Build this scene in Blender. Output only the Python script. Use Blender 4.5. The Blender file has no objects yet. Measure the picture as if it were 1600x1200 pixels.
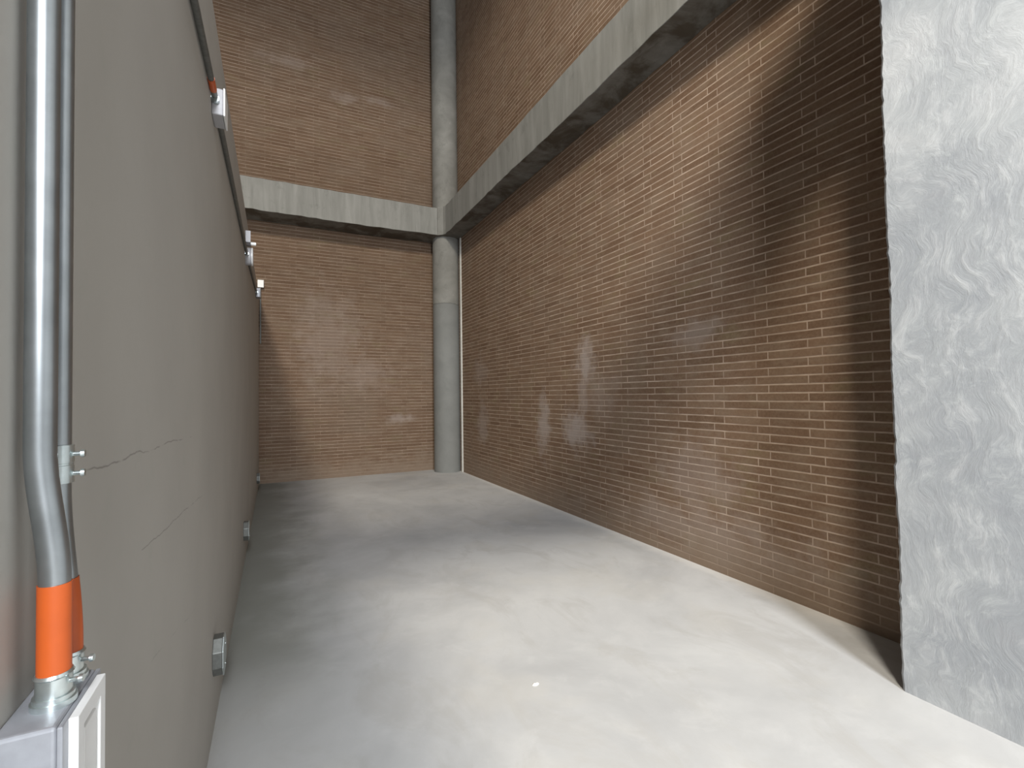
import bpy, bmesh, math, random
from mathutils import Vector, Matrix
PI = math.pi
S = bpy.context.scene
col = S.collection

# ---------------------------------------------------------------- camera
YAW, PIT, ROLL, FPX = .4587, .022, -.0127, 751.06
F = Vector((math.sin(YAW)*math.cos(PIT), math.cos(YAW)*math.cos(PIT), math.sin(PIT)))
R0 = Vector((math.cos(YAW), -math.sin(YAW), 0)); U0 = R0.cross(F)
R1 = R0*math.cos(ROLL) + U0*math.sin(ROLL); U1 = U0*math.cos(ROLL) - R0*math.sin(ROLL)
cd = bpy.data.cameras.new('camera'); cam = bpy.data.objects.new('camera', cd); col.objects.link(cam)
cd.sensor_fit = 'HORIZONTAL'; cd.sensor_width = 36; cd.lens = FPX*36/1600; cd.clip_start = .02
M = Matrix((R1, U1, -F)).transposed().to_4x4(); M.translation = Vector((0, 0, 1.5))
cam.matrix_world = M
S.camera = cam

# ---------------------------------------------------------------- world, lights, exposure
w = bpy.data.worlds.new('world'); S.world = w; w.use_nodes = True
bg = w.node_tree.nodes['Background']; bg.inputs[0].default_value = (.95, .975, 1, 1); bg.inputs[1].default_value = .27
S.view_settings.view_transform = 'Standard'; S.view_settings.look = 'None'
S.view_settings.exposure = 0.0; S.view_settings.gamma = 1; S.view_settings.use_curve_mapping = False

def area(name, loc, aim, sx, sy, power, colr):
    l = bpy.data.lights.new(name, 'AREA'); l.shape = 'RECTANGLE'; l.size = sx; l.size_y = sy
    l.energy = power; l.color = colr
    o = bpy.data.objects.new(name, l); col.objects.link(o)
    o.location = loc; o.rotation_euler = (Vector(aim)-Vector(loc)).to_track_quat('-Z', 'Y').to_euler()
    return o
area('high_window_light', (-2.2, -3.8, 10), (2.5, 4, 1.5), 1.35, 1.35, 1400, (1, .925, .80))
area('hall_window_light', (0.0, -6.0, 5.0), (2.4, 4, .5), 1.5, 2.6, 1380, (.93, .965, 1))

# ---------------------------------------------------------------- helpers
def link(name, bm, mats, parent=None, smooth=False, bevel=0):
    me = bpy.data.meshes.new(name); bmesh.ops.recalc_face_normals(bm, faces=bm.faces); bm.to_mesh(me); bm.free()
    for m in (mats if isinstance(mats, (list, tuple)) else [mats]): me.materials.append(m)
    o = bpy.data.objects.new(name, me); col.objects.link(o)
    if parent: o.parent = parent
    if smooth:
        for p in me.polygons: p.use_smooth = True
        me.set_sharp_from_angle(angle=math.radians(38))
    if bevel:
        b = o.modifiers.new('bevel', 'BEVEL'); b.width = bevel; b.segments = 3; b.limit_method = 'ANGLE'
    return o
def tag(o, label=None, cat=None, group=None, kind=None):
    for k, v in (('label', label), ('category', cat), ('group', group), ('kind', kind)):
        if v: o[k] = v
    return o
def empty(name, loc, label, cat, group=None):
    o = bpy.data.objects.new(name, None); col.objects.link(o); o.location = loc; o.empty_display_size = .05
    return tag(o, label, cat, group)
def box(bm, lo, hi):
    x0, y0, z0 = lo; x1, y1, z1 = hi
    v = [bm.verts.new(p) for p in ((x0,y0,z0),(x1,y0,z0),(x1,y1,z0),(x0,y1,z0),(x0,y0,z1),(x1,y0,z1),(x1,y1,z1),(x0,y1,z1))]
    for f in ((0,3,2,1),(4,5,6,7),(0,1,5,4),(1,2,6,5),(2,3,7,6),(3,0,4,7)): bm.faces.new([v[i] for i in f])
    return v
def boxbm(lo, hi):
    bm = bmesh.new(); box(bm, lo, hi); return bm
def tube(bm, pts, rads, n=20, cap=True):
    pts = [Vector(p) for p in pts]
    if not isinstance(rads, (list, tuple)): rads = [rads]*len(pts)
    rings = []; ref = None
    for i, p in enumerate(pts):
        t = (pts[min(i+1, len(pts)-1)]-pts[max(i-1, 0)])
        if t.length < 1e-9: t = (pts[i]-pts[i-1]) if i else Vector((0, 0, 1))
        t.normalize()
        if ref is None: ref = Vector((1, 0, 0)) if abs(t.x) < .8 else Vector((0, 1, 0))
        a = (ref-t*ref.dot(t)).normalized(); ref = a; b = t.cross(a)
        rings.append([bm.verts.new(p+(a*math.cos(q)+b*math.sin(q))*rads[i]) for q in [2*PI*k/n for k in range(n)]])
    for r, s in zip(rings, rings[1:]):
        for k in range(n): bm.faces.new((r[k], r[(k+1) % n], s[(k+1) % n], s[k]))
    if cap: bm.faces.new(rings[0][::-1]); bm.faces.new(rings[-1])
def tubebm(*a, **k):
    bm = bmesh.new(); tube(bm, *a, **k); return bm

# ---------------------------------------------------------------- materials
class NT:
    def __init__(s, name, rough=.8, metal=0, spec=.5):
        s.m = bpy.data.materials.new(name); s.m.use_nodes = True; s.t = s.m.node_tree; s.b = s.t.nodes['Principled BSDF']
        s.b.inputs['Roughness'].default_value = rough; s.b.inputs['Metallic'].default_value = metal
        s.b.inputs['Specular IOR Level'].default_value = spec
    def n(s, ty, ins={}, **kw):
        d = s.t.nodes.new(ty)
        for k, v in kw.items(): setattr(d, k, v)
        for k, v in ins.items(): s.put(d.inputs[k], v)
        return d
    def put(s, inp, v):
        if isinstance(v, bpy.types.NodeSocket): s.t.links.new(v, inp)
        else: inp.default_value = v
    def math(s, op, a, b=0, c=None, clamp=False):
        d = s.n('ShaderNodeMath', operation=op, use_clamp=clamp); s.put(d.inputs[0], a); s.put(d.inputs[1], b)
        if c is not None: s.put(d.inputs[2], c)
        return d.outputs[0]
    def pos(s): return s.n('ShaderNodeNewGeometry').outputs['Position']
    def noise(s, vec, scale, detail=4, rough=.55, dist=0):
        return s.n('ShaderNodeTexNoise', {'Vector': vec, 'Scale': scale, 'Detail': detail, 'Roughness': rough, 'Distortion': dist}).outputs['Fac']
    def ramp(s, fac, stops):
        d = s.n('ShaderNodeValToRGB', {'Fac': fac}); e = d.color_ramp.elements
        while len(e) < len(stops): e.new(.5)
        for el, (p, c) in zip(e, stops): el.position = p; el.color = (*c, 1) if len(c) == 3 else c
        return d.outputs['Color']
    def lin(s, v, a, b, c=0, d=1): return s.n('ShaderNodeMapRange', {'Value': v, 'From Min': a, 'From Max': b, 'To Min': c, 'To Max': d}, interpolation_type='SMOOTHSTEP').outputs[0]
    def mix(s, f, a, b, bt='MIX'):
        d = s.n('ShaderNodeMix', data_type='RGBA', blend_type=bt)
        s.put(d.inputs[0], f); s.put(d.inputs[6], (*a, 1) if isinstance(a, tuple) else a); s.put(d.inputs[7], (*b, 1) if isinstance(b, tuple) else b)
        return d.outputs[2]
    def scale(s, vec, v): return s.n('ShaderNodeVectorMath', {0: vec, 1: v}, operation='MULTIPLY').outputs[0]
    def bump(s, h, strength, dist):
        d = s.n('ShaderNodeBump', {'Height': h, 'Strength': strength, 'Distance': dist}); s.put(s.b.inputs['Normal'], d.outputs[0])
    def color(s, c): s.put(s.b.inputs['Base Color'], (*c, 1) if isinstance(c, tuple) else c); return s.m

def brick_material(name, axis, phase, patches=(), perpends=.9, tone=1.0):
    t = NT(name, .82, 0, .3); P = t.pos(); sp = t.n('ShaderNodeSeparateXYZ', {0: P})
    u0 = sp.outputs[axis]; z0 = sp.outputs['Z']
    wob = t.math('MULTIPLY', t.math('SUBTRACT', t.noise(P, 9, 2), .5), .006)
    u = t.math('ADD', t.math('ADD', u0, phase), wob); z = t.math('ADD', z0, t.math('MULTIPLY', wob, .8))
    uv = t.n('ShaderNodeCombineXYZ', {0: u, 1: z, 2: 0}).outputs[0]
    br = t.n('ShaderNodeTexBrick', {'Vector': uv, 'Scale': 1, 'Color1': (0, 0, 0, 1), 'Color2': (1, 1, 1, 1), 'Mortar': (.5, .5, .5, 1),
             'Mortar Size': .0052, 'Mortar Smooth': .35, 'Bias': 0, 'Brick Width': .40, 'Row Height': .062}, offset=.25, offset_frequency=2, squash=1)
    big = t.noise(P, .9, 3, .55); mid = t.noise(t.scale(P, (1, 1, 3.2)), 3.0, 5, .6); fine = t.noise(P, 60, 4, .65)
    c = t.ramp(br.outputs['Color'], [(0, tuple(k*tone for k in (.125, .068, .036))), (.5, tuple(k*tone for k in (.160, .091, .052))), (1, tuple(k*tone for k in (.196, .121, .073)))])
    c = t.mix(t.lin(mid, .42, .72), c, tuple(k*tone for k in (.205, .142, .095)))
    c = t.mix(t.math('MULTIPLY', t.lin(big, .5, .75), .55), c, tuple(k*tone for k in (.19, .142, .105)))
    c = t.mix(t.math('MULTIPLY', t.lin(t.noise(t.scale(P, (1, 1, 2)), 2.1, 4), .56, .7), .5), c, tuple(k*tone for k in (.185, .140, .070)))
    c = t.mix(.35, c, t.ramp(fine, [(.3, (.08, .05, .033)), (.7, (.21, .15, .105))]))
    mort = t.ramp(t.noise(P, 7, 4), [(.3, tuple(k*tone for k in (.26, .19, .14))), (.7, tuple(k*tone for k in (.44, .34, .265)))])
    # some runs of joints are smeared over with mortar and dirt
    smear = t.lin(t.noise(P, 2.3, 4), .45, .7)
    bed = t.lin(t.math('PINGPONG', z, .031), .0068, .0042)
    jf = t.math('MAXIMUM', bed, t.math('MULTIPLY', br.outputs['Fac'], perpends), clamp=True)
    mf = t.math('MULTIPLY', jf, t.math('SUBTRACT', 1, t.math('MULTIPLY', smear, .35)))
    c = t.mix(mf, c, mort)
    tot = None
    for (pu, pz, ru, rz, a) in patches:          # chalky efflorescence
        du = t.math('DIVIDE', t.math('SUBTRACT', u0, pu), ru); dz = t.math('DIVIDE', t.math('SUBTRACT', z0, pz), rz)
        r = t.math('SQRT', t.math('ADD', t.math('MULTIPLY', du, du), t.math('MULTIPLY', dz, dz)))
        r = t.math('ADD', r, t.math('MULTIPLY', t.math('SUBTRACT', t.noise(P, 4.5, 7, .72), .5), 3.2))
        m = t.lin(r, 1.35, .15, 0, a); tot = m if tot is None else t.math('MAXIMUM', tot, m)
    if tot is not None: c = t.mix(tot, c, (.315, .265, .235))
    h = t.math('ADD', t.math('MULTIPLY', jf, -.55), t.math('MULTIPLY', fine, .25))
    foot = t.lin(t.math('ADD', z0, t.math('MULTIPLY', t.math('SUBTRACT', t.noise(P, 3.0, 6, .7), .5), 1.1)), .50, -.05, 0, .7)
    c = t.mix(foot, c, (.205, .155, .115))       # dust and slurry splashed on the lowest courses
    t.bump(h, .55, .006)
    return t.color(c)

def concrete_material(name, a, b, streak=(1, 1, 1), rough=.75, sc=3.0, joint=None, low=None):
    t = NT(name, rough, 0, .35); P = t.pos(); V = t.scale(P, streak)
    c = t.ramp(t.noise(V, sc, 6, .6, .4), [(.3, a), (.7, b)])
    c = t.mix(t.math('MULTIPLY', t.lin(t.noise(P, 5.5, 5, .7), .56, .72), .35), c, tuple(x*.62 for x in a))
    c = t.mix(t.math('MULTIPLY', t.lin(t.noise(V, sc*4, 5, .7), .6, .72), .3), c, tuple(min(1, x*1.3) for x in b))
    if joint:
        z = t.n('ShaderNodeSeparateXYZ', {0: P}).outputs['Z']
        zz = t.math('ADD', z, t.math('MULTIPLY', t.math('SUBTRACT', t.noise(P, 6), .5), .05))
        c = t.mix(t.math('MULTIPLY', t.lin(zz, joint+.02, joint-.02), .55), c, low)
        c = t.mix(t.math('MULTIPLY', t.lin(t.math('ABSOLUTE', t.math('SUBTRACT', zz, joint)), .02, .004), .5), c, tuple(x*.5 for x in a))
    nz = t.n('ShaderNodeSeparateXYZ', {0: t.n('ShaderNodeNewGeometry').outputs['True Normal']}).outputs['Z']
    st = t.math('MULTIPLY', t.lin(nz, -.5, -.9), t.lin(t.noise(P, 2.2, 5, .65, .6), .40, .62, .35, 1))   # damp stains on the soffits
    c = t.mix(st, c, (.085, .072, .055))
    h = t.math('ADD', t.noise(V, 22, 6, .7), t.math('MULTIPLY', t.noise(P, 140, 3), .25))
    t.bump(h, .35, .006)
    return t.color(c)

def floor_material():
    t = NT('poured_concrete_floor', .62, 0, .4); P = t.pos()
    c = t.ramp(t.noise(P, .75, 6, .6, .6), [(.3, (.345, .345, .347)), (.5, (.425, .425, .424)), (.72, (.50, .50, .496))])
    c = t.mix(t.math('MULTIPLY', t.lin(t.noise(t.scale(P, (1, .5, 1)), 2.6, 7, .68, 1.0), .48, .66), .5), c, (.36, .35, .335))
    c = t.mix(t.math('MULTIPLY', t.lin(t.noise(P, 4, 6, .66, .5), .48, .74), .35), c, (.50, .50, .495))
    c = t.mix(t.math('MULTIPLY', t.lin(t.noise(P, 1.4, 3), .52, .66), .25), c, (.46, .44, .40))
    sp = t.n('ShaderNodeSeparateXYZ', {0: P})
    # partition's shadow, deepened in the floor colour; weaker near the camera
    dx = t.math('ADD', sp.outputs['X'], t.math('MULTIPLY', t.math('SUBTRACT', t.noise(P, 1.8, 5), .5), 1.0))
    c = t.mix(t.math('MULTIPLY', t.lin(dx, .65, -.15), t.lin(sp.outputs['Y'], 2.2, 3.6, .2, .95)), c, (.20, .205, .185))
    # mortar dust along the brick wall
    dr = t.math('ADD', sp.outputs['X'], t.math('MULTIPLY', t.math('SUBTRACT', t.noise(P, 8, 4), .5), .14))
    c = t.mix(t.math('MULTIPLY', t.lin(dr, 3.16, 3.29), .5), c, (.58, .56, .53))
    t.put(t.b.inputs['Roughness'], t.n('ShaderNodeMapRange', {'Value': t.noise(P, 2.5, 5), 'To Min': .5, 'To Max': .8}).outputs[0])
    t.bump(t.math('ADD', t.noise(P, 6, 5), t.math('MULTIPLY', t.noise(P, 90, 4), .12)), .25, .008)
    return t.color(c)

def pillar_material():
    t = NT('trowelled_cement', .6, 0, .4); P = t.pos()
    warp = t.n('ShaderNodeTexNoise', {'Vector': P, 'Scale': 2.4, 'Detail': 3}).outputs['Color']
    V = t.n('ShaderNodeVectorMath', {0: P, 1: t.scale(warp, (.42, .42, .42))}, operation='ADD').outputs[0]
    rot = t.n('ShaderNodeMapping', {'Vector': V, 'Rotation': (.75, 0, 0), 'Scale': (1, 4.2, 1.2)}).outputs[0]
    strokes = t.noise(rot, 4.2, 8, .72, .3); big = t.noise(P, 1.6, 5, .6, .5)
    arcs = t.noise(V, 9, 9, .76, .3)
    c = t.ramp(big, [(.3, (.27, .285, .305)), (.52, (.345, .36, .373)), (.72, (.43, .44, .448))])
    c = t.mix(t.math('MULTIPLY', t.lin(strokes, .48, .68), .34), c, (.57, .58, .585))
    c = t.mix(t.math('MULTIPLY', t.lin(strokes, .50, .30), .34), c, (.25, .265, .28))
    c = t.mix(t.math('MULTIPLY', t.lin(arcs, .50, .72), .30), c, (.60, .625, .62))
    c = t.mix(t.math('MULTIPLY', t.lin(arcs, .48, .28), .22), c, (.25, .24, .255))
    t.bump(t.math('ADD', t.math('MULTIPLY', strokes, 1.0), t.math('ADD', t.math('MULTIPLY', arcs, .5), t.math('MULTIPLY', t.noise(P, 70, 4), .10))), .32, .010)
    return t.color(c)

def partition_material():
    t = NT('grey_painted_render', .7, 0, .35); P = t.pos(); sp = t.n('ShaderNodeSeparateXYZ', {0: P}); y, z = sp.outputs['Y'], sp.outputs['Z']
    c = t.ramp(t.noise(P, 1.6, 5, .55), [(.3, (.375, .355, .325)), (.7, (.415, .395, .36))])
    c = t.mix(t.math('MULTIPLY', t.lin(t.noise(P, 14, 4, .6), .55, .75), .25), c, (.345, .345, .305))
    wig = t.math('MULTIPLY', t.math('SUBTRACT', t.noise(P, 7, 3), .5), .03)
    for (y0, z0, y1, z1, s) in ((.906, 1.393, 2.1, 1.374, .5), (1.17, 1.190, 2.3, 1.12, .45), (1.15, .95, 2.1, .75, .2)):   # hairline cracks
        L = math.hypot(y1-y0, z1-z0); dy, dz = (y1-y0)/L, (z1-z0)/L
        a = t.math('SUBTRACT', y, y0); b = t.math('SUBTRACT', z, z0)
        along = t.math('ADD', t.math('MULTIPLY', a, dy), t.math('MULTIPLY', b, dz))
        perp = t.math('ABSOLUTE', t.math('ADD', wig, t.math('SUBTRACT', t.math('MULTIPLY', a, dz), t.math('MULTIPLY', b, dy))))
        m = t.math('MULTIPLY', t.lin(perp, .0022, .0006), t.math('MULTIPLY', t.lin(along, 0, .04), t.lin(along, L, L-.3)))
        m = t.math('MULTIPLY', m, t.lin(t.noise(P, 9, 3), .38, .55, 0, s)); c = t.mix(m, c, (.10, .09, .08))
    t.bump(t.math('ADD', t.noise(P, 5, 4), t.math('MULTIPLY', t.noise(P, 120, 4, .7), .12)), .25, .006)
    return t.color(c)

def simple(name, c, rough, metal=0, var=.12, sc=40, bump=0):
    t = NT(name, rough, metal); P = t.pos()
    k = t.ramp(t.noise(P, sc, 4), [(.3, tuple(x*(1-var) for x in c)), (.7, tuple(min(1, x*(1+var)) for x in c))])
    if bump: t.bump(t.noise(P, sc*4, 3), bump, .001)
    return t.color(k)

PATCH = [(4.72, 1.88, .20, .26, .85), (4.78, 1.55, .12, .3, .5), (4.95, 1.05, .30, .26, .85), (5.75, 1.10, .17, .42, .75), (7.9, 1.0, .25, .4, .5), (3.0, .3, 1.2, .25, .35),
         (4.45, 1.45, .3, .3, .3), (3.1, .75, .5, .35, .3), (3.05, 2.02, .32, .12, .35), (8.0, 1.9, .3, .3, .3)]
M_brick_r = brick_material('brown_roman_brick_right', 'Y', -.07, PATCH)
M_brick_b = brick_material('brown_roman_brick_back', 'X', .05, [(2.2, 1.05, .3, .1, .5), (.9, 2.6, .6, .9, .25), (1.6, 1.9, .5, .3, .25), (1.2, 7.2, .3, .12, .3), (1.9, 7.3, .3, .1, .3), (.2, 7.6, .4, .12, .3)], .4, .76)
M_floor = floor_material()
M_conc = concrete_material('cast_concrete', (.165, .162, .148), (.24, .236, .218), (1, 1, 1), joint=3.3, low=(.150, .158, .156))
M_beam = concrete_material('board_marked_concrete', (.19, .19, .176), (.275, .274, .258), (3, 3, .35))
M_pillar = pillar_material()
M_part = partition_material()
M_galv = simple('galvanised_steel', (.36, .385, .40), .36, .95, .10, 25)
M_zinc = simple('bright_zinc', (.60, .66, .66), .28, .9, .12, 60)
M_dull = simple('dull_galvanised_steel', (.17, .175, .165), .5, .6, .15, 60)
M_tape = simple('orange_tape', (.50, .088, .012), .45, 0, .06, 30)
M_alu = simple('grey_cast_box', (.34, .35, .38), .45, .25, .12, 30, .1)
M_white = simple('white_plastic', (.80, .80, .79), .4, 0, .03, 20)
M_lgrey = simple('pale_grey_plastic', (.40, .395, .41), .5, 0, .06, 40)
M_filler = simple('pale_joint_filler', (.55, .54, .50), .8, 0, .12, 15)
M_chip = simple('white_plaster', (.82, .81, .78), .8, 0, .08, 80)

# ---------------------------------------------------------------- setting
XL, XR, XP, D, ZB0, ZB1 = -.25, 3.3085, 2.8054, 9.484, 4.612, 5.150
struct = lambda o: tag(o, kind='structure')
struct(link('floor', boxbm((-7, -9, -.2), (XR+.35, D+.35, 0)), M_floor))
struct(link('wall_right', boxbm((XR, .4, 0), (XR+.3, D+.3, 9.8)), M_brick_r))
struct(link('wall_back', boxbm((-7, D, 0), (XR, D+.3, 9.8)), M_brick_b))
struct(link('wall_left', boxbm((XL-.2, -2.5, 0), (XL, D, 3.30)), M_part))
struct(link('ceiling', boxbm((-7, -2.0, 9.8), (XR+.3, D+.3, 10.05)), M_conc))

# ---------------------------------------------------------------- concrete frame
# plastered pillar with a ragged front arris
random.seed(4)
bm = bmesh.new(); n = 170; A = []; B = []; Cc = []; Dd = []
for i in range(n+1):
    z = 4.612*i/n; j = random.gauss(0, .0022)+.004*math.sin(z*7)*math.sin(z*2.3)
    y = 1.328+.005*z+j
    A.append(bm.verts.new((XP, y-.012, z))); B.append(bm.verts.new((XP+.010+random.gauss(0, .0015), y, z)))
    Cc.append(bm.verts.new((XR, 1.33, z))); Dd.append(bm.verts.new((XP, -2.5, z)))
for i in range(n):
    bm.faces.new((Dd[i], A[i], A[i+1], Dd[i+1])); bm.faces.new((A[i], B[i], B[i+1], A[i+1])); bm.faces.new((B[i], Cc[i], Cc[i+1], B[i+1]))
E0 = bm.verts.new((XR, -2.5, 0)); E1 = bm.verts.new((XR, -2.5, 4.612))
bm.faces.new([E0, Dd[0]]+Dd[1:]+[E1]); bm.faces.new([E0, E1]+Cc[::-1])
bm.faces.new((E0, Cc[0], B[0], A[0], Dd[0])); bm.faces.new((E1, Dd[-1], A[-1], B[-1], Cc[-1]))
tag(link('concrete_pillar', bm, M_pillar), 'wide grey trowelled cement pillar with ragged edge at the right of the view', 'pillar')

def beam(name, lo, hi, label, seed, axis):
    bm = boxbm(lo, hi)
    # cut into short lengths and jitter the lower arris, which is chipped
    ln = hi[axis]-lo[axis]; k = int(ln/.12)
    for i in range(1, k):
        p = list(lo); p[axis] = lo[axis]+ln*i/k; nn = [0, 0, 0]; nn[axis] = 1
        bmesh.ops.bisect_plane(bm, geom=bm.verts[:]+bm.edges[:]+bm.faces[:], plane_co=p, plane_no=nn)
    random.seed(seed); ph = random.random()*9
    for v in bm.verts:
        s = v.co[axis]
        if abs(v.co.z-lo[2]) < 1e-4: v.co.z += random.gauss(0, .004)+.006*math.sin(s*1.9+ph)
        else: v.co.z += random.gauss(0, .003)+.005*math.sin(s*1.3+ph)
    o = link(name, bm, M_beam, bevel=.008)
    return tag(o, label, 'beam') if label else tag(o, kind='structure')
beam('concrete_beam', (2.9535, 1.335, ZB0), (XR+.002, 8.80, ZB1), 'long grey concrete beam rising to the upper right along the brick wall', 2, 1)
beam('concrete_beam', (-3.0, 8.937, ZB0), (2.84, D+.002, ZB1), 'short level concrete beam across the back brick wall left of the corner column', 3, 0)
beam('trim_2', (-3.0, .40, ZB0), (XR, 1.0, ZB1), None, 5, 0)

beam('added_shade_beam', (-5.0, .40, 9.15), (XR, 1.0, 9.805), None, 6, 0)  # unseen downstand under the ceiling, added to shade the top of the back wall

cx, cy, r = 3.085, 9.185, .262
rt = empty('concrete_column', (cx, cy, 0), 'round grey concrete column standing in the far corner', 'column')
def local(o): o.parent = rt; o.matrix_parent_inverse = Matrix.Translation((-cx, -cy, 0)); return o
local(link('column_shaft', tubebm([(cx, cy, z*ZB0/12) for z in range(13)], r, 48), M_conc, smooth=True))
local(link('column_shaft', tubebm([(cx, cy, ZB1+z*(9.8-ZB1)/8) for z in range(9)], r*.97, 48), M_conc, smooth=True))
bm = bmesh.new(); q = [(2.84, 8.937), (2.87, 8.915), (2.935, 8.86), (2.9535, 8.80), (XR, 8.80), (XR, D), (2.84, D)]
lo = [bm.verts.new((x, y, ZB0+.001)) for x, y in q]; hi = [bm.verts.new((x, y, ZB1+.02)) for x, y in q]
bm.faces.new(lo[::-1]); bm.faces.new(hi)
for i in range(7): bm.faces.new((lo[i], lo[(i+1) % 7], hi[(i+1) % 7], hi[i]))
local(link('beam_joint', bm, M_conc, bevel=.01))
struct(link('trim_1', boxbm((XR-.022, 8.885, 0), (XR, 8.945, ZB0)), M_filler, bevel=.004))

# ---------------------------------------------------------------- vertical conduits and switch box, near left
def screw(parent, p, d, ln=.016, r=.0028, mat=None):
    p = Vector(p); d = Vector(d).normalized(); bm = bmesh.new()
    tube(bm, [p, p+d*(ln-.004)], r*.72, 12); tube(bm, [p+d*(ln-.004), p+d*(ln-.0035), p+d*ln], [r*.9, r*1.35, r*1.15], 14)
    return link('set_screw', bm, mat or M_zinc, parent, smooth=True)
def smooth_path(y, x0, x1, z_top, z_a, z_b, z_end):
    pts = [(x0, y, z_top), (x0, y, z_a+.12), (x0, y, z_a+.02)]
    for i in range(13):
        t = i/12; s = t*t*(3-2*t); pts.append((x0+(x1-x0)*s, y, z_a+(z_b-z_a)*t))
    return pts+[(x1, y, z_b-.02), (x1, y, z_end)]
def vertical_conduit(y, label, x1, coupling, tape_top, tape_bot, r, bend):
    x0 = -.2295
    t = empty('conduit_pipe', (x0, y, 1.17), label, 'conduit', None)
    def P(o): o.matrix_parent_inverse = Matrix.Translation((-x0, -y, -1.17)); return o
    P(link('pipe', tubebm(smooth_path(y, x0, x1, 2.70, bend[0], bend[1], 1.205), r, 32), M_galv, t, smooth=True))
    tape_path = [p for p in smooth_path(y, x0, x1, 3.25, bend[0], bend[1], tape_bot) if tape_bot-1e-6 <= p[2] <= tape_top]
    P(link('tape_sleeve', tubebm(tape_path, r+.0009, 32), M_tape, t, smooth=True))
    c = P(link('box_connector', tubebm([(x1, y, 1.170+h) for h in (0, .006, .0062, .011, .0115, .030, .032, .035)],
               [r+.0060, r+.0060, r+.0042, r+.0042, r+.0018, r+.0018, r+.0034, r+.0018], 32), M_zinc, t, smooth=True))
    screw(c, (x1+r, y-.004, 1.193), (1, -.15, .05), .013, .0033)
    if coupling:
        k = P(link('coupling', tubebm([(x0, y, 1.402), (x0, y, 1.4025), (x0, y, 1.423), (x0, y, 1.4235), (x0, y, 1.4255), (x0, y, 1.426), (x0, y, 1.447), (x0, y, 1.4475)],
                   [r, .0146, .0146, .0140, .0140, .0146, .0146, r], 32), M_zinc, t, smooth=True))
        screw(k, (x0+.013, y, 1.436), (1, 0, .02), .012, .0036); screw(k, (x0+.013, y, 1.413), (1, 0, .02), .012, .0036)
    return t
vertical_conduit(.700, 'nearest vertical steel conduit at left edge, orange tape at its foot', -.2165, False, 1.306, 1.204, .0138, (1.45, 1.30))
vertical_conduit(.748, 'steel conduit just behind the nearest one, with a two-screw coupling and orange tape', -.2185, True, 1.298, 1.204, .0122, (1.40, 1.21))

t = empty('switch_box', (-.225, .706, 1.0), 'grey surface switch box with white cover plate at lower left, below the taped conduits', 'electrical box')
def T(o): o.matrix_parent_inverse = Matrix.Translation((.225, -.706, -1.0)); return o
bm = boxbm((-.2499, .648, 1.0), (-.1985, .768, 1.170))
T(link('box_body', bm, M_alu, t, bevel=.004))
bm = boxbm((-.1985, .648, 1.002), (-.1935, .768, 1.1685)); T(link('box_rim', bm, M_alu, t, bevel=.0015))
# cover plate: raised frame, sunken centre
bm = bmesh.new(); x0, x1 = -.1935, -.1850; y0, y1, z0, z1 = .662, .752, 1.01, 1.168
def rect(x, m): return [bm.verts.new((x, a, b)) for a, b in ((y0+m, z0+m), (y1-m, z0+m), (y1-m, z1-m), (y0+m, z1-m))]
L = [rect(x0, 0), rect(x1, .0), rect(x1, .018), rect(x1-.005, .020)]
bm.faces.new(L[0]); bm.faces.new(L[-1])
for a, b in zip(L, L[1:]):
    for i in range(4): bm.faces.new((a[i], a[(i+1) % 4], b[(i+1) % 4], b[i]))
cv = T(link('cover_plate', bm, M_white, t, bevel=.001))
T(link('rocker_panel', boxbm((-.1902, .688, 1.036), (-.1868, .726, 1.142)), M_white, t, bevel=.0012))['label'] = 'white recessed centre panel of the cover'

# ---------------------------------------------------------------- level conduit high on the partition
def level_conduit(name_label, y0, y1, z0, z1, tape=None, x=-.236):
    r = .0125; t = empty('conduit_pipe', (x, y0, z0), name_label, 'conduit', 'level conduit runs high on the partition')
    def P(o): o.matrix_parent_inverse = Matrix.Translation((-x, -y0, -z0)); return o
    P(link('pipe', tubebm([(x, y0+(y1-y0)*i/10, z0+(z1-z0)*i/10) for i in range(11)], r, 20), M_dull, t, smooth=True))
    if tape:
        a, b = tape; f = lambda y: z0+(z1-z0)*(y-y0)/(y1-y0)
        P(link('tape_sleeve', tubebm([(x, a, f(a)), (x, b, f(b))], r+.0015, 20), M_tape, t, smooth=True))
    return t
def junction(y0, y1, z0, z1, xf, label, cat='electrical box', body=M_lgrey, lid=M_white, hubs=True, name='junction_box', group=None):
    yc, zc = (y0+y1)/2, (z0+z1)/2
    t = empty(name, (XL, yc, z0), label, cat, group)
    def P(o): o.matrix_parent_inverse = Matrix.Translation((-XL, -yc, -z0)); return o
    P(link('box_body', boxbm((XL, y0, z0), (xf-.008, y1, z1)), body, t, bevel=.006))
    P(link('lid', boxbm((xf-.008, y0-.003, z0-.003), (xf, y1+.003, z1+.003)), lid, t, bevel=.003))
    if hubs:
        for s, e in ((y0-.022, y0), (y1, y1+.022)):
            P(link('hub', tubebm([(-.236+.002, s, zc), (-.236+.002, e, zc)], .0165, 20), M_zinc, t, smooth=True))
    return t
level_conduit('nearest level dark conduit high on the grey partition, orange taped at its lower end', .82, 2.45, 2.762, 2.835, (2.31, 2.40), -.2355)
junction(2.47, 2.60, 2.765, 2.885, -.197, 'pale square junction box high on the partition, the one with orange tape beside it')
level_conduit('level dark conduit between the taped junction box and the next round-fronted one', 2.62, 5.18, 2.83, 2.875, (2.622, 2.66), -.2355)
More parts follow.
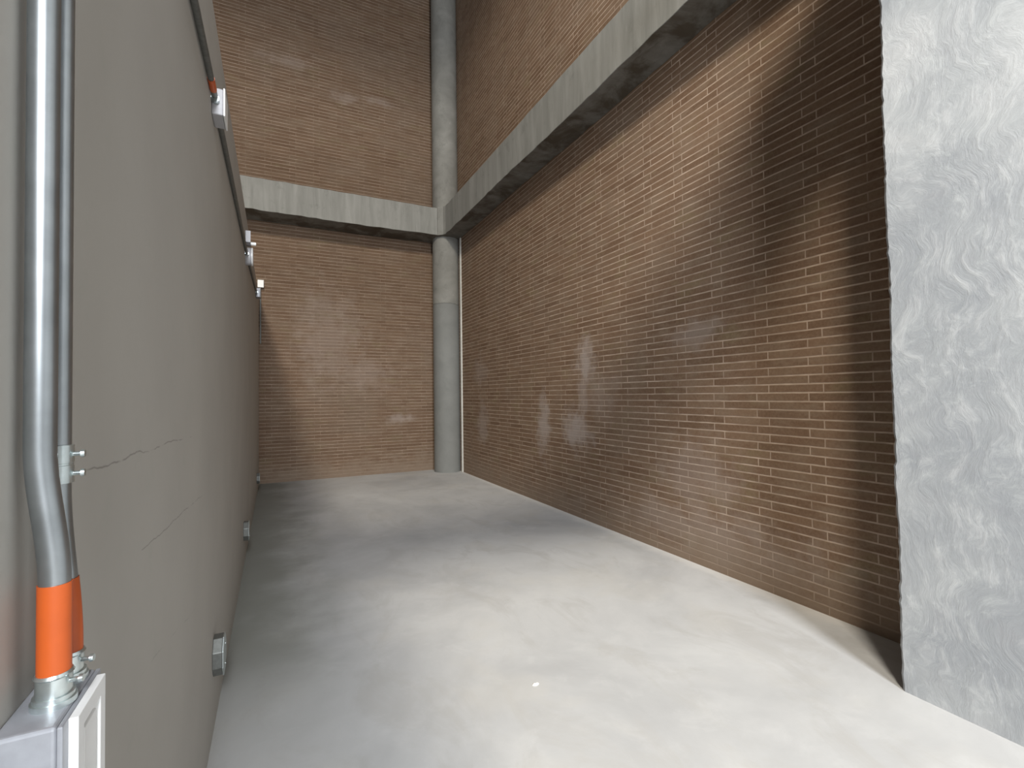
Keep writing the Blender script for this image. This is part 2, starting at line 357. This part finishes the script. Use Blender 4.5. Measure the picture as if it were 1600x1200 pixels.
# second box: rounded body, bracket above it and a white nub
t = empty('junction_box', (XL, 5.30, 2.80), 'rounded white junction box with a bracket above it, on the partition below the far beam', 'electrical box')
def Q(o): o.matrix_parent_inverse = Matrix.Translation((-XL, -5.30, -2.80)); return o
Q(link('box_body', tubebm([(XL, 5.30, 2.875), (-.205, 5.30, 2.875), (-.200, 5.30, 2.875)], [.085, .085, .078], 32), M_lgrey, t, smooth=True))
Q(link('lid', tubebm([(-.200, 5.30, 2.875), (-.190, 5.30, 2.875), (-.186, 5.30, 2.875)], [.088, .088, .080], 32), M_white, t, smooth=True))
bm = boxbm((XL, 5.20, 2.985), (-.246, 5.34, 3.10)); box(bm, (XL, 5.20, 2.985), (-.205, 5.206, 3.10)); box(bm, (XL, 5.20, 2.985), (-.205, 5.34, 2.991))
Q(link('bracket', bm, M_lgrey, t, bevel=.001))
Q(link('nub', tubebm([(-.206, 5.28, 2.999), (-.165, 5.28, 2.999), (-.160, 5.28, 2.999)], [.016, .016, .012], 16), M_white, t, smooth=True))
Q(link('hub', tubebm([(-.2355, 5.18, 2.876), (-.2355, 5.23, 2.876)], .0165, 20), M_zinc, t, smooth=True))
level_conduit('farthest level conduit on the partition, ending at the box by the back wall', 5.39, 7.95, 2.88, 3.05, None, -.2355)
junction(7.97, 8.12, 2.985, 3.12, -.185, 'small silvery junction box at the far top end of the partition', 'electrical box', M_alu, M_lgrey)
# box on the back wall
t = empty('light_fitting', (-.2, D, 3.43), 'small white box on the back brick wall just past the end of the partition', 'fitting')
def W(o): o.matrix_parent_inverse = Matrix.Translation((.2, -D, -3.43)); return o
W(link('housing', boxbm((-.262, D-.06, 3.43), (-.172, D, 3.555)), M_lgrey, t, bevel=.004))
W(link('cover', boxbm((-.265, D-.07, 3.427), (-.169, D-.06, 3.558)), M_white, t, bevel=.003))
t = empty('conduit_pipe', (-.222, D-.013, 2.6), 'thin dark conduit dropping from the small white box in the far left corner', 'conduit')
def W2(o): o.matrix_parent_inverse = Matrix.Translation((.222, -D+.013, -2.6)); return o
W2(link('pipe', tubebm([(-.222, D-.0135, 2.45), (-.222, D-.0135, 3.43)], .0125, 16), M_dull, t, smooth=True))

# ---------------------------------------------------------------- low outlet boxes along the foot of the partition
def low_box(yc, zc, sz, label):
    t = empty('outlet_box', (XL, yc, zc-sz), label, 'outlet box', None)
    def P(o): o.matrix_parent_inverse = Matrix.Translation((-XL, -yc, -(zc-sz))); return o
    n = 8
    def ring(bm, x, s):
        return [bm.verts.new((x, yc+s*.80*math.copysign(min(abs(math.cos(a))*1.0, 1), math.cos(a)), zc+s*math.sin(a))) for a in [PI/8+2*PI*i/n for i in range(n)]]
    bm = bmesh.new(); rs = [ring(bm, XL, sz), ring(bm, -.212, sz)]
    bm.faces.new(rs[0]); bm.faces.new(rs[1])
    for i in range(n): bm.faces.new((rs[0][i], rs[0][(i+1) % n], rs[1][(i+1) % n], rs[1][i]))
    P(link('box_body', bm, M_dull, t, bevel=.003))
    bm = bmesh.new(); rs = [ring(bm, -.212, sz*1.03), ring(bm, -.207, sz*1.03), ring(bm, -.205, sz*.9)]
    bm.faces.new(rs[0]); bm.faces.new(rs[-1])
    for a, b in zip(rs, rs[1:]):
        for i in range(n): bm.faces.new((a[i], a[(i+1) % n], b[(i+1) % n], b[i]))
    c = P(link('cover', bm, M_zinc, t, bevel=.001))
    for dz in (-.045, .045): screw(c, (-.206, yc, zc+dz), (1, 0, 0), .004, .004, M_zinc)
    return t
low_box(2.585, .335, .090, 'nearest low metal outlet box sticking out of the partition near the floor')
low_box(4.93, .315, .088, 'middle low metal outlet box near the partition foot, between the nearest and the far one')
low_box(8.35, .27, .085, 'farthest low metal outlet box, at the partition foot close to the back brick wall')

# crumb of plaster on the floor
random.seed(3)
bm = bmesh.new(); bmesh.ops.create_icosphere(bm, subdivisions=2, radius=1)
for v in bm.verts: v.co = Vector((v.co.x*.017, v.co.y*.011, max(v.co.z, -.2)*.006+.0012))*random.uniform(.8, 1.2)+Vector((1.206, 2.211, 0))
for v in bm.verts: v.co.z = max(0.0002, v.co.z)
tag(link('plaster_crumb', bm, M_chip), 'small white crumb of plaster lying on the open concrete floor', 'debris')
